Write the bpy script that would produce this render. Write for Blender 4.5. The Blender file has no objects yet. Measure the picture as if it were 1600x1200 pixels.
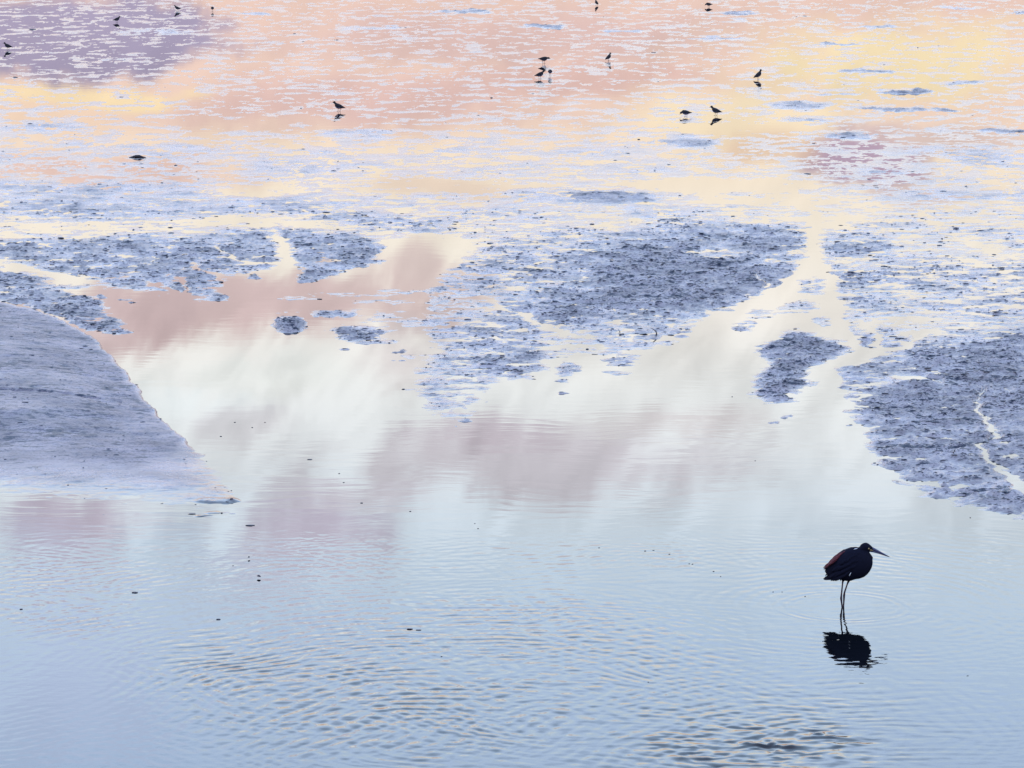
import bpy, bmesh, math, random
import numpy as np
from mathutils import Vector, Matrix

random.seed(7)
rng = np.random.default_rng(7)
S = bpy.context.scene
C = S.collection
R = math.radians

# ------------------------------------------------------------------ camera
F = 5850.0            # focal length in photo pixels (1600 wide)
PITCH = R(9.8)
CAMH = 6.5
cam = bpy.data.cameras.new('camera')
cam.lens = 36.0 * F / 1600.0
cam.sensor_width = 36.0
cam.clip_start = 0.5
cam.clip_end = 9000.0
camo = bpy.data.objects.new('camera', cam)
camo.location = (0, 0, CAMH)
camo.rotation_euler = (math.pi / 2 - PITCH, 0, 0)
C.objects.link(camo)
S.camera = camo
cP, sP = math.cos(PITCH), math.sin(PITCH)


def at(px, py, z=0.0):
    """photo pixel -> point on the horizontal plane z"""
    a = (px - 800) / F
    b = -(py - 600) / F
    d = Vector((a, cP + b * sP, -sP + b * cP))
    t = (z - CAMH) / d.z
    return Vector((d.x * t, d.y * t, z))


def px_size(py):
    """metres per photo pixel across the view at ground row py"""
    p = at(800, py)
    return (p.y * cP + CAMH * sP) / F


# ------------------------------------------------------------------ view
S.view_settings.view_transform = 'Standard'
S.view_settings.look = 'None'
S.view_settings.exposure = 0.0
S.view_settings.gamma = 1.0
S.view_settings.use_curve_mapping = False
S.render.engine = 'CYCLES'
S.cycles.max_bounces = 4
S.cycles.diffuse_bounces = 1
S.cycles.glossy_bounces = 3

SUN_EL, SUN_AZ = R(7.0), R(-34.0)     # low, ahead of the camera and to the left


# ------------------------------------------------------------------ node helper
class NT:
    def __init__(self, tree):
        self.t = tree
        self.n = tree.nodes
        self.l = tree.links

    def _set(self, sock, v):
        if v is None:
            return
        if hasattr(v, 'is_output'):
            self.l.new(v, sock)
        else:
            sock.default_value = v

    def math(self, op, a, b=None, c=None, clamp=False):
        n = self.n.new('ShaderNodeMath')
        n.operation = op
        n.use_clamp = clamp
        self._set(n.inputs[0], a)
        self._set(n.inputs[1], b)
        if c is not None:
            self._set(n.inputs[2], c)
        return n.outputs[0]

    def vmath(self, op, a, b=None, scale=None):
        n = self.n.new('ShaderNodeVectorMath')
        n.operation = op
        self._set(n.inputs[0], a)
        if b is not None:
            self._set(n.inputs[1], b)
        if scale is not None:
            self._set(n.inputs['Scale'], scale)
        return n.outputs['Value'] if op in ('LENGTH', 'DISTANCE', 'DOT_PRODUCT') else n.outputs[0]

    def sep(self, v):
        n = self.n.new('ShaderNodeSeparateXYZ')
        self._set(n.inputs[0], v)
        return n.outputs

    def comb(self, x=0.0, y=0.0, z=0.0):
        n = self.n.new('ShaderNodeCombineXYZ')
        for i, v in enumerate((x, y, z)):
            self._set(n.inputs[i], v)
        return n.outputs[0]

    def ramp(self, v, a, b, c=0.0, d=1.0, kind='SMOOTHSTEP'):
        n = self.n.new('ShaderNodeMapRange')
        n.interpolation_type = kind
        for i, x in enumerate((v, a, b, c, d)):
            self._set(n.inputs[i], x)
        return n.outputs[0]

    def noise(self, vec, scale, detail=3.0, rough=0.5, dist=0.0, out='Fac'):
        n = self.n.new('ShaderNodeTexNoise')
        self._set(n.inputs['Vector'], vec)
        n.inputs['Scale'].default_value = scale
        n.inputs['Detail'].default_value = detail
        n.inputs['Roughness'].default_value = rough
        n.inputs['Distortion'].default_value = dist
        return n.outputs[out]

    def mix(self, f, a, b):
        n = self.n.new('ShaderNodeMix')
        n.data_type = 'RGBA'
        self._set(n.inputs[0], f)
        self._set(n.inputs[6], a)
        self._set(n.inputs[7], b)
        return n.outputs[2]


def lin(c):
    r = []
    for v in c:
        v = v / 255.0
        r.append(v / 12.92 if v <= 0.04045 else ((v + 0.055) / 1.055) ** 2.4)
    return r


def fres(el_deg, n=1.333):
    ci = math.sin(R(el_deg))
    si = math.cos(R(el_deg))
    ct = math.sqrt(1 - (si / n) ** 2)
    rs = ((ci - n * ct) / (ci + n * ct)) ** 2
    rp = ((ct - n * ci) / (ct + n * ci)) ** 2
    return (rs + rp) / 2


def skycol(rgb, el):
    k = 1.0 / fres(el)
    return [v * k for v in lin(rgb)] + [1.0]


def px_dir(px, py):
    a = (px - 800) / F
    b = -(py - 600) / F
    d = Vector((a, cP + b * sP, -sP + b * cP)).normalized()
    return math.degrees(math.atan2(d.x, d.y)), math.degrees(-math.asin(d.z))


# ------------------------------------------------------------------ world: evening sky with cloud banks
W = bpy.data.worlds.new('World')
S.world = W
W.use_nodes = True
w = NT(W.node_tree)
w.n.clear()
tc = w.n.new('ShaderNodeTexCoord')
dx, dy, dz = w.sep(tc.outputs['Generated'])
az = w.math('MULTIPLY', w.math('ARCTAN2', dx, dy), 57.2958)
el = w.math('MULTIPLY', w.math('ARCSINE', dz), 57.2958)
co = w.comb(az, el, 0.0)
# cloud edges are torn by two sizes of warp
wv = w.noise(co, 0.55, 4.0, 0.6, out='Color')
wv = w.vmath('SUBTRACT', wv, (0.5, 0.5, 0.5))
wv = w.vmath('MULTIPLY', wv, (1.7, 0.75, 0.0))
cw = w.vmath('ADD', co, wv)
# base: colours of the clear evening sky by height above the horizon
stops = [
    (-90, (0.02, 0.025, 0.04, 1)), (-0.5, (0.05, 0.05, 0.07, 1)), (0.3, skycol((196, 184, 190), 3.0)),
    (3.6, skycol((232, 200, 188), 3.6)), (4.6, skycol((236, 204, 192), 4.6)), (5.6, skycol((240, 210, 194), 5.6)),
    (6.4, skycol((246, 228, 204), 6.4)), (7.6, skycol((244, 235, 220), 7.6)),
    (8.8, skycol((236, 231, 224), 8.8)), (9.8, skycol((228, 230, 229), 9.8)),
    (10.8, skycol((220, 225, 228), 10.8)), (12.2, skycol((198, 212, 224), 12.2)),
    (13.6, skycol((180, 200, 221), 13.6)), (15.7, skycol((164, 185, 214), 15.7)),
    (22.0, (1.15, 1.65, 2.35, 1)), (45.0, (0.85, 1.15, 1.85, 1)), (90.0, (0.6, 0.9, 1.6, 1))]
cr = w.n.new('ShaderNodeValToRGB')
lo, hi = -10.0, 50.0
els = [s for s in stops if s[0] > -10 and s[0] <= 45.0]
while len(cr.color_ramp.elements) < len(els):
    cr.color_ramp.elements.new(0.5)
for e, (d, c) in zip(cr.color_ramp.elements, els):
    e.position = (d - lo) / (hi - lo)
    e.color = c
elw = w.sep(w.vmath('ADD', co, w.vmath('MULTIPLY', wv, (0, 0.5, 0))))[1]
w.l.new(w.ramp(elw, lo, hi, 0, 1, 'LINEAR'), cr.inputs[0])
col = w.mix(w.ramp(el, 45, 90), cr.outputs[0], stops[-1][1])
# cloud banks: centre (as seen mirrored at this photo point), radii in photo pixels, displayed colour, amount
BANKS = [
    # x, y, rx, ry, colour, amount, edge softness
    (820, 60, 420, 45, (222, 190, 186), 0.9, 0.9),
    (560, 165, 330, 50, (224, 190, 184), 1.0, 0.9),
    (150, 270, 260, 35, (226, 190, 184), 0.8, 0.9),
    (930, 130, 230, 30, (222, 186, 180), 0.85, 0.8),
    (1400, 100, 260, 75, (248, 228, 186), 0.95, 0.9),
    (1150, 190, 190, 50, (249, 231, 196), 0.8, 0.9),
    (130, 150, 190, 18, (251, 226, 184), 1.0, 0.5),
    (60, 190, 140, 28, (246, 216, 190), 0.7, 0.9),
    (110, 62, 265, 66, (166, 156, 186), 1.0, 0.35),
    (-200, 70, 180, 70, (146, 134, 182), 1.0, 0.5),
    (1330, 252, 130, 46, (176, 152, 176), 0.95, 0.5),
    (1450, 215, 190, 22, (211, 188, 187), 0.7, 0.8),
    (1190, 235, 75, 35, (226, 196, 172), 0.8, 0.9),
    (1430, 300, 110, 16, (190, 168, 186), 0.6, 0.8),
    (700, 292, 150, 18, (232, 208, 190), 0.7, 0.9),
    (420, 478, 320, 52, (211, 188, 187), 1.0, 0.8),
    (180, 500, 110, 60, (206, 183, 184), 0.9, 0.8),
    (630, 440, 130, 60, (211, 191, 188), 0.85, 0.8),
    (410, 585, 190, 40, (226, 229, 226), 0.8, 0.9),
    (300, 640, 120, 45, (226, 233, 235), 0.8, 0.8),
    (620, 560, 90, 60, (214, 206, 206), 0.7, 0.9),
    (860, 715, 330, 60, (198, 191, 199), 0.8, 0.9),
    (760, 680, 130, 25, (192, 181, 191), 0.7, 0.8),
    (1060, 655, 170, 22, (206, 200, 202), 0.8, 0.9),
    (370, 655, 110, 30, (204, 200, 206), 0.6, 0.9),
    (130, 805, 120, 42, (184, 176, 192), 1.0, 0.8),
    (90, 850, 90, 40, (180, 180, 202), 0.7, 0.9),
    (490, 830, 130, 50, (184, 178, 194), 1.0, 0.9),
    (400, 890, 110, 40, (180, 182, 204), 0.7, 0.9),
    (560, 770, 160, 22, (196, 190, 200), 0.7, 0.9),
    (250, 860, 110, 40, (190, 208, 226), 0.6, 0.9),
    (120, 1080, 240, 110, (176, 190, 220), 0.7, 1.0),
]
# wind-drawn wisps through everything, slanting
rot = w.comb(w.math('MULTIPLY', w.math('SUBTRACT', az, el), 0.45),
             w.math('ADD', w.math('MULTIPLY', el, 1.0), w.math('MULTIPLY', az, 0.95)), 3.0)
ws = w.noise(rot, 0.95, 4.0, 0.55, 0.5)
wa = w.math('MULTIPLY', w.ramp(el, 7.5, 9.0, 0.05, 0.13), w.ramp(el, 13.5, 11.5, 0.4, 1.0))
wm = w.math('ADD', w.math('MULTIPLY', w.ramp(ws, 0.34, 0.64, -1.0, 1.0, 'LINEAR'), wa), 1.0)
ws2 = w.noise(w.comb(w.math('MULTIPLY', az, 1.0), w.math('MULTIPLY', el, 2.2), 7.0), 1.6, 5.0, 0.6)
tear = w.math('ADD', w.math('MULTIPLY', w.math('SUBTRACT', ws, 0.5), w.ramp(el, 6.5, 8.5, 0.6, 2.8)), w.math('MULTIPLY', w.math('SUBTRACT', ws2, 0.5), 1.1))
for (x, y, rx, ry, rgb, amt, soft) in BANKS:
    ca, ce = px_dir(x, y)
    k = 57.2958 / F
    v = w.vmath('SUBTRACT', cw, (ca, ce, 0))
    v = w.vmath('DIVIDE', v, (rx * k, ry * k, 1))
    dist = w.vmath('LENGTH', v)
    dist = w.math('ADD', dist, tear)
    m = w.ramp(dist, 1.0 + 0.4 * soft, 1.0 - 0.7 * soft, 0, amt)
    col = w.mix(m, col, skycol(rgb, ce))
col = w.vmath('SCALE', col, scale=wm)
# scattered cloud over the rest of the sky as well
gn = w.noise(w.vmath('MULTIPLY', tc.outputs['Generated'], (1, 1, 2.2)), 2.6, 6.0, 0.6)
gm = w.math('MULTIPLY', w.ramp(gn, 0.48, 0.72, 0, 0.55), w.ramp(el, 15, 26))
col = w.mix(gm, col, (1.5, 1.6, 2.3, 1))
sky = w.n.new('ShaderNodeTexSky')
sky.sky_type = 'NISHITA'
sky.sun_disc = False
sky.sun_elevation = SUN_EL
sky.sun_rotation = SUN_AZ
nish = w.vmath('SCALE', sky.outputs[0], scale=0.05)
fin = w.mix(0.9, nish, col)          # the cloud deck veils nearly all of the clear sky
bg1 = w.n.new('ShaderNodeBackground')
w.l.new(fin, bg1.inputs[0])
bg1.inputs[1].default_value = 1.06
wo = w.n.new('ShaderNodeOutputWorld')
w.l.new(bg1.outputs[0], wo.inputs[0])

# veiled low sun
sl = bpy.data.lights.new('sun', 'SUN')
sl.energy = 0.6
sl.angle = R(12)
sl.color = (1.0, 0.80, 0.62)
so = bpy.data.objects.new('sun', sl)
so.rotation_euler = Vector((-math.sin(SUN_AZ) * math.cos(SUN_EL), -math.cos(SUN_AZ) * math.cos(SUN_EL),
                            -math.sin(SUN_EL))).to_track_quat('-Z', 'Y').to_euler()
C.objects.link(so)


# ------------------------------------------------------------------ materials
def new_mat(name):
    m = bpy.data.materials.new(name)
    m.use_nodes = True
    t = NT(m.node_tree)
    return m, t, t.n['Principled BSDF']


def bump(t, bsdf, h, dist, strength=1.0, normal=None):
    b = t.n.new('ShaderNodeBump')
    t._set(b.inputs['Height'], h)
    b.inputs['Distance'].default_value = dist
    b.inputs['Strength'].default_value = strength
    if normal is not None:
        t.l.new(normal, b.inputs['Normal'])
    if bsdf is not None:
        t.l.new(b.outputs[0], bsdf.inputs['Normal'])
    return b.outputs[0]


HERON = at(1317, 948)

# water
mw, t, b = new_mat('water_surface')
b.inputs['Base Color'].default_value = (0.003, 0.004, 0.006, 1)
b.inputs['Roughness'].default_value = 0.015
b.inputs['IOR'].default_value = 1.333
g = t.n.new('ShaderNodeNewGeometry')
P = g.outputs['Position']


def gauss(t, P, px, py, rx, ry):
    """soft patch on the water, radii in metres"""
    c = at(px, py)
    v = t.vmath('DIVIDE', t.vmath('SUBTRACT', P, tuple(c)), (rx, ry, 1))
    return t.ramp(t.vmath('LENGTH', v), 1.0, 0.15)


def rings(t, P, px, py, wl, r0, r1, amp, warp=0.0):
    c = at(px, py)
    d = t.vmath('LENGTH', t.vmath('SUBTRACT', P, tuple(c)))
    if warp:
        d = t.math('ADD', d, t.math('MULTIPLY', t.noise(P, 1.1, 2.0), warp))
    s = t.math('SINE', t.math('MULTIPLY', d, -2 * math.pi / wl))
    fall = t.math('MULTIPLY', t.ramp(d, r0, r0 + 0.12), t.ramp(d, r1, r0 + 0.2))
    return t.math('MULTIPLY', t.math('MULTIPLY', s, fall), amp)


# fine relief only (the larger wavelets are modelled in the sheet); heights in metres
near = t.ramp(t.sep(P)[1], at(800, 800).y, at(800, 980).y)
wob = t.vmath('MULTIPLY', t.vmath('SUBTRACT', t.noise(P, 0.9, 2.0, out='Color'), (0.5, 0.5, 0.5)), (0.7, 0.7, 0))
PW = t.vmath('ADD', P, wob)
h = t.math('MULTIPLY', rings(t, P, 1317, 948, 0.085, 0.40, 0.62, 0.00040, 0.12), t.ramp(t.noise(P, 2.6, 1.0), 0.35, 0.6, 0.15, 1.0))
h = t.math('ADD', h, t.math('MULTIPLY', rings(t, P, 1317, 948, 0.125, 0.55, 2.4, 0.00026), t.ramp(t.noise(P, 1.2, 1.0), 0.4, 0.6)))
br = t.noise(t.vmath('MULTIPLY', PW, (1.0, 4.5, 1)), 1.0, 3.0, 0.5)
far = t.ramp(t.sep(P)[1], 28.0, 42.0, 1.0, 0.28)
h = t.math('ADD', h, t.math('MULTIPLY', t.math('MULTIPLY', br, far), t.ramp(t.noise(P, 0.22, 2.0), 0.35, 0.65, 0.0002, 0.0008)))
fine = t.noise(P, 22.0, 2.0, 0.5)
h = t.math('ADD', h, t.math('MULTIPLY', fine, t.math('MULTIPLY', near, 0.0003)))
bump(t, b, h, 1.0, 1.0)


# wet mud
def mud_material(name, base, dark, film, rough, grit):
    """dry = 0: a skin of water over silt, dry = 1: bare clotted mud"""
    m, t, b = new_mat(name)
    g = t.n.new('ShaderNodeNewGeometry')
    P = g.outputs['Position']
    at_ = t.n.new('ShaderNodeAttribute')
    at_.attribute_name = 'dry'
    dry = at_.outputs['Fac']
    n1 = t.noise(P, 1.7, 4.0, 0.6)
    n2 = t.noise(t.vmath('MULTIPLY', P, (0.5, 1.1, 1.0)), 11.0, 4.0, 0.75)
    n3 = t.noise(t.vmath('MULTIPLY', P, (0.8, 1.2, 1.0)), 1.6, 3.0, 0.6)
    c = t.mix(t.ramp(n1, 0.35, 0.65), base + (1,), tuple(v * 0.6 for v in base) + (1,))
    n23 = t.math('ADD', n2, t.math('MULTIPLY', t.math('SUBTRACT', n3, 0.5), 0.38))
    shift = t.ramp(dry, 0.0, 1.0, -0.16, -0.008, 'LINEAR')
    c = t.mix(t.ramp(t.math('ADD', n23, shift), 0.51, 0.575), c, dark + (1,))  # navy streaks: shade of cracks and near-facing slopes painted into the mud colour
    n4 = t.noise(t.vmath('MULTIPLY', P, (0.8, 1.0, 1.0)), 46.0, 2.0, 0.6)
    c = t.mix(t.ramp(t.math('ADD', n4, t.math('MULTIPLY', shift, 0.6)), 0.52, 0.62, 0.0, 0.75), c, dark + (1,))
    c = t.mix(t.ramp(dry, 0.0, 0.25), film + (1,), c)
    as_ = t.n.new('ShaderNodeAttribute')
    as_.attribute_name = 'silt'
    silt = as_.outputs['Fac']
    c = t.mix(silt, (0.004, 0.005, 0.007, 1), c)
    t.l.new(c, b.inputs['Base Color'])
    ro = t.math('ADD', t.ramp(dry, 0.0, 1.0, 0.16, rough, 'LINEAR'), t.ramp(n1, 0.3, 0.7, -0.04, 0.06, 'LINEAR'))
    t.l.new(t.math('ADD', t.math('MULTIPLY', ro, silt), 0.015), b.inputs['Roughness'])
    b.inputs['IOR'].default_value = 1.35
    h = t.math('MULTIPLY', t.math('MULTIPLY', n2, silt), t.ramp(dry, 0.0, 1.0, 0.0035, grit, 'LINEAR'))
    bump(t, b, h, 1.0, 1.0)
    return m


mud = mud_material('wet_mud', (0.31, 0.275, 0.295), (0.006, 0.011, 0.030), (0.15, 0.134, 0.145), 0.44, 0.032)
mud_s = mud_material('smooth_wet_mud', (0.225, 0.192, 0.225), (0.010, 0.015, 0.038), (0.08, 0.078, 0.09), 0.40, 0.022)


def simple(name, c, rough=0.6, noise=0.0, scale=40.0, spec=0.5):
    m, t, b = new_mat(name)
    b.inputs['Roughness'].default_value = rough
    b.inputs['Specular IOR Level'].default_value = spec
    tcn = t.n.new('ShaderNodeTexCoord')
    n = t.noise(tcn.outputs['Object'], scale, 3.0, 0.6)
    cc = t.mix(n, tuple(v * (1 - noise) for v in c) + (1,), tuple(min(1, v * (1 + noise)) for v in c) + (1,))
    t.l.new(cc, b.inputs['Base Color'])
    bump(t, b, n, 0.002, 0.6)
    return m


# ------------------------------------------------------------------ object helpers
def link(name, me, mat=None, parent=None, smooth=True):
    o = bpy.data.objects.new(name, me)
    C.objects.link(o)
    if mat is not None:
        for mm in (mat if isinstance(mat, (list, tuple)) else [mat]):
            me.materials.append(mm)
    if smooth:
        me.polygons.foreach_set('use_smooth', [True] * len(me.polygons))
    if parent is not None:
        o.parent = parent
    return o


def tag(o, label, cat, group=None):
    o['label'] = label
    o['category'] = cat
    if group:
        o['group'] = group
    return o


def empty(name, loc, rz=0.0, s=1.0):
    o = bpy.data.objects.new(name, None)
    o.empty_display_size = 0.1
    o.location = loc
    o.rotation_euler = (0, 0, rz)
    o.scale = (s, s, s)
    C.objects.link(o)
    return o


# ------------------------------------------------------------------ numpy noise
def hash2(ix, iy, seed):
    h = (ix.astype(np.int64) * 374761393 + iy.astype(np.int64) * 668265263 + seed * 1442695041) & 0xffffffff
    h = ((h ^ (h >> 13)) * 1274126177) & 0xffffffff
    return ((h ^ (h >> 16)) & 0xffff).astype(np.float32) / 65535.0


def perlin(x, y, seed=0):
    ix = np.floor(x)
    iy = np.floor(y)
    fx = (x - ix).astype(np.float32)
    fy = (y - iy).astype(np.float32)
    u = fx * fx * fx * (fx * (fx * 6 - 15) + 10)
    v = fy * fy * fy * (fy * (fy * 6 - 15) + 10)

    def gr(a, b):
        an = hash2(ix + a, iy + b, seed) * (2 * math.pi)
        return np.cos(an) * (fx - a) + np.sin(an) * (fy - b)
    n0 = gr(0, 0) * (1 - u) + gr(1, 0) * u
    n1 = gr(0, 1) * (1 - u) + gr(1, 1) * u
    return (n0 * (1 - v) + n1 * v) * 1.45


def fbm(x, y, octs, seed=0, gain=0.5):
    s = np.zeros_like(x, dtype=np.float32)
    a = 1.0
    tot = 0
    for i in range(octs):
        s += a * perlin(x * 2 ** i + 13.7 * i, y * 2 ** i + 5.1 * i, seed + i)
        tot += a * a
        a *= gain
    return s / math.sqrt(tot)


def sstep(v, a, b):
    t = np.clip((v - a) / (b - a), 0, 1)
    return t * t * (3 - 2 * t)


# ------------------------------------------------------------------ the flats: layout of mud and water
VY = 2.2     # foreshortening used when measuring distances to the outlines


def poly_sd(px, py, pts):
    """signed distance, positive inside"""
    P_ = np.array(pts, dtype=np.float32)
    x, y = px, py * VY
    ax, ay = P_[:, 0], P_[:, 1] * VY
    d = np.full(px.shape, 1e9, dtype=np.float32)
    ins = np.zeros(px.shape, dtype=bool)
    n = len(P_)
    for i in range(n):
        x0, y0 = ax[i], ay[i]
        x1, y1 = ax[(i + 1) % n], ay[(i + 1) % n]
        ex, ey = x1 - x0, y1 - y0
        tt = np.clip(((x - x0) * ex + (y - y0) * ey) / (ex * ex + ey * ey + 1e-9), 0, 1)
        d = np.minimum(d, (x - x0 - tt * ex) ** 2 + (y - y0 - tt * ey) ** 2)
        if y0 != y1:
            ins ^= ((y0 > y) != (y1 > y)) & (x < ex * (y - y0) / ey + x0)
    d = np.sqrt(d)
    return np.where(ins, d, -d)


def line_sd(px, py, pts):
    x, y = px, py * VY
    d = np.full(px.shape, 1e9, dtype=np.float32)
    for (a, b_) in zip(pts[:-1], pts[1:]):
        x0, y0, w0 = a[0], a[1] * VY, a[2]
        x1, y1, w1 = b_[0], b_[1] * VY, b_[2]
        ex, ey = x1 - x0, y1 - y0
        tt = np.clip(((x - x0) * ex + (y - y0) * ey) / (ex * ex + ey * ey + 1e-9), 0, 1)
        d = np.minimum(d, np.sqrt((x - x0 - tt * ex) ** 2 + (y - y0 - tt * ey) ** 2) - (w0 + tt * (w1 - w0)))
    return -d


WATER = [(-300, 405), (31, 410), (119, 434), (300, 465), (350, 450), (380, 425), (440, 400), (430, 365), (452, 372),
         (470, 420), (460, 445), (560, 420), (600, 390), (600, 376), (700, 375), (745, 380), (745, 407), (690, 430),
         (665, 470), (680, 540), (850, 560), (1050, 545), (1095, 500), (1110, 485), (1200, 455), (1258, 425),
         (1262, 360), (1284, 355), (1288, 400), (1300, 450), (1310, 510), (1340, 545), (1400, 545), (1350, 565),
         (1310, 580), (1330, 640), (1360, 700), (1400, 750), (1500, 790), (1600, 808), (1900, 850), (1900, 1500),
         (-300, 1500)]
FAN = [(-300, 372), (0, 376), (150, 372), (250, 366), (340, 362), (425, 358), (437, 381), (444, 399), (437, 409),
       (428, 421), (400, 424), (365, 416), (357, 424), (331, 432), (347, 446), (347, 465), (325, 471), (303, 468),
       (287, 459), (269, 462), (234, 455), (194, 451), (156, 447), (119, 432), (78, 421), (31, 410), (-300, 398)]
TONGUE = [(430, 356), (470, 360), (560, 368), (604, 383), (597, 405), (560, 420), (520, 435), (475, 448), (458, 441),
          (472, 420), (466, 400), (455, 378)]
STRIP = [(-300, 405), (0, 417), (60, 427), (115, 453), (158, 468), (165, 485), (195, 505), (205, 522), (180, 525),
         (150, 514), (135, 520), (100, 506), (60, 488), (0, 472), (-300, 462)]
BANK = [(-300, 458), (0, 474), (60, 488), (100, 504), (140, 525), (175, 558), (200, 588), (225, 622), (250, 655),
        (290, 688), (310, 716), (345, 750), (352, 764), (374, 782), (330, 786), (200, 780), (100, 772), (0, 764),
        (-300, 756)]
CENTRE = [(905, 296), (1010, 298), (1035, 310), (1079, 326), (1110, 342), (1157, 345), (1204, 348), (1235, 354),
          (1262, 369), (1265, 403), (1259, 422), (1235, 444), (1188, 453), (1141, 475), (1098, 487), (1089, 500),
          (1098, 519), (1054, 531), (1048, 541), (970, 535), (932, 524), (916, 518), (872, 514), (848, 535),
          (850, 560), (832, 597), (800, 600), (765, 588), (744, 600), (755, 620), (742, 655), (700, 650), (650, 625),
          (645, 600), (640, 575), (682, 545), (668, 510), (668, 480), (675, 450), (702, 425), (745, 392), (740, 350),
          (700, 320), (800, 308)]
ISLE = [(1185, 541), (1224, 515), (1275, 517), (1290, 526), (1320, 535), (1329, 547), (1308, 562), (1269, 577),
        (1275, 595), (1251, 610), (1242, 628), (1215, 634), (1191, 628), (1172, 616), (1183, 606), (1172, 596),
        (1179, 583), (1194, 574), (1187, 556)]
SPIT = [(1303, 582), (1326, 572), (1386, 560), (1424, 568), (1400, 583), (1380, 592), (1345, 600), (1315, 612),
        (1302, 608), (1314, 599)]
SHORE = [(1410, 560), (1500, 540), (1600, 520), (1900, 500), (1900, 862), (1600, 811), (1524, 797), (1470, 783),
         (1434, 769), (1404, 749), (1392, 736), (1370, 721), (1364, 702), (1351, 676), (1346, 652), (1328, 637),
         (1350, 609), (1398, 598), (1424, 585)]
FLAT_R = [(1284, 355), (1340, 365), (1450, 385), (1600, 395), (1900, 400), (1900, 520), (1600, 530), (1500, 552),
          (1420, 566), (1370, 545), (1335, 530), (1312, 500), (1302, 450), (1290, 400)]

# soft patches: x, y, rx, ry, value
PATCHES_A = [
    (560, 212, 55, 11, 0.55), (75, 200, 80, 6, 0.45), (250, 235, 120, 12, 0.3), (730, 18, 55, 2.6, 1.1), (580, 44, 50, 3.5, .7), (400, 22, 30, 2, .6),
    (1155, 21, 28, 2.2, .9), (850, 41, 32, 2.6, 1.2), (975, 49, 40, 2, .8), (1380, 42, 30, 2, .8), (1315, 69, 34, 2, 1.0),
    (1415, 143, 46, 4, 1.1), (1245, 165, 52, 7, .8), (1390, 171, 60, 2.5, 1.0), (1475, 173, 26, 2.5, .9),
    (1260, 189, 44, 2.5, .8), (1332, 212, 40, 5, .8), (1570, 205, 40, 3, .9), (1070, 220, 62, 8, .7), (1360, 111, 50, 3, .7),
    (1505, 130, 34, 3, .7), (1120, 60, 40, 2.5, .6), (1305, 148, 36, 2.5, .6), (1140, 32, 40, 2, .5), (1500, 12, 40, 2, .5),
    (1600, 20, 30, 2, .6), (900, 60, 60, 2, .3), (640, 60, 50, 3, .3), (1450, 235, 120, 10, .3), (1400, 262, 70, 8, .45), (1560, 250, 80, 14, .4),
    (1480, 305, 160, 10, .45), (1540, 360, 110, 10, .4), (1300, 330, 90, 12, 0.0),
    (220, 315, 350, 30, 0.62), (-60, 300, 150, 30, 0.5), (500, 258, 170, 12, .3), (610, 250, 60, 8, .3), (830, 270, 160, 18, .22), (900, 240, 120, 8, .25),
    (80, 356, 150, 9, -0.55), (250, 366, 110, 6, -0.3), (430, 345, 130, 13, -0.45), (700, 291, 130, 11, -0.75), (400, 296, 80, 12, -0.4),
    (560, 340, 90, 10, .5), (640, 352, 70, 12, .45), (800, 335, 110, 18, .35), (690, 380, 90, 14, -.8),
    (1120, 290, 170, 12, -0.7), (1270, 345, 110, 9, -0.6), (1200, 315, 120, 10, -0.5),
    (1150, 200, 130, 10, -0.6), (430, 190, 200, 12, -0.5), (300, 150, 160, 8, -.3), (650, 190, 100, 10, -.2), (230, 78, 55, 5, -.9), (250, 50, 90, 4, .3),
]
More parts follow.
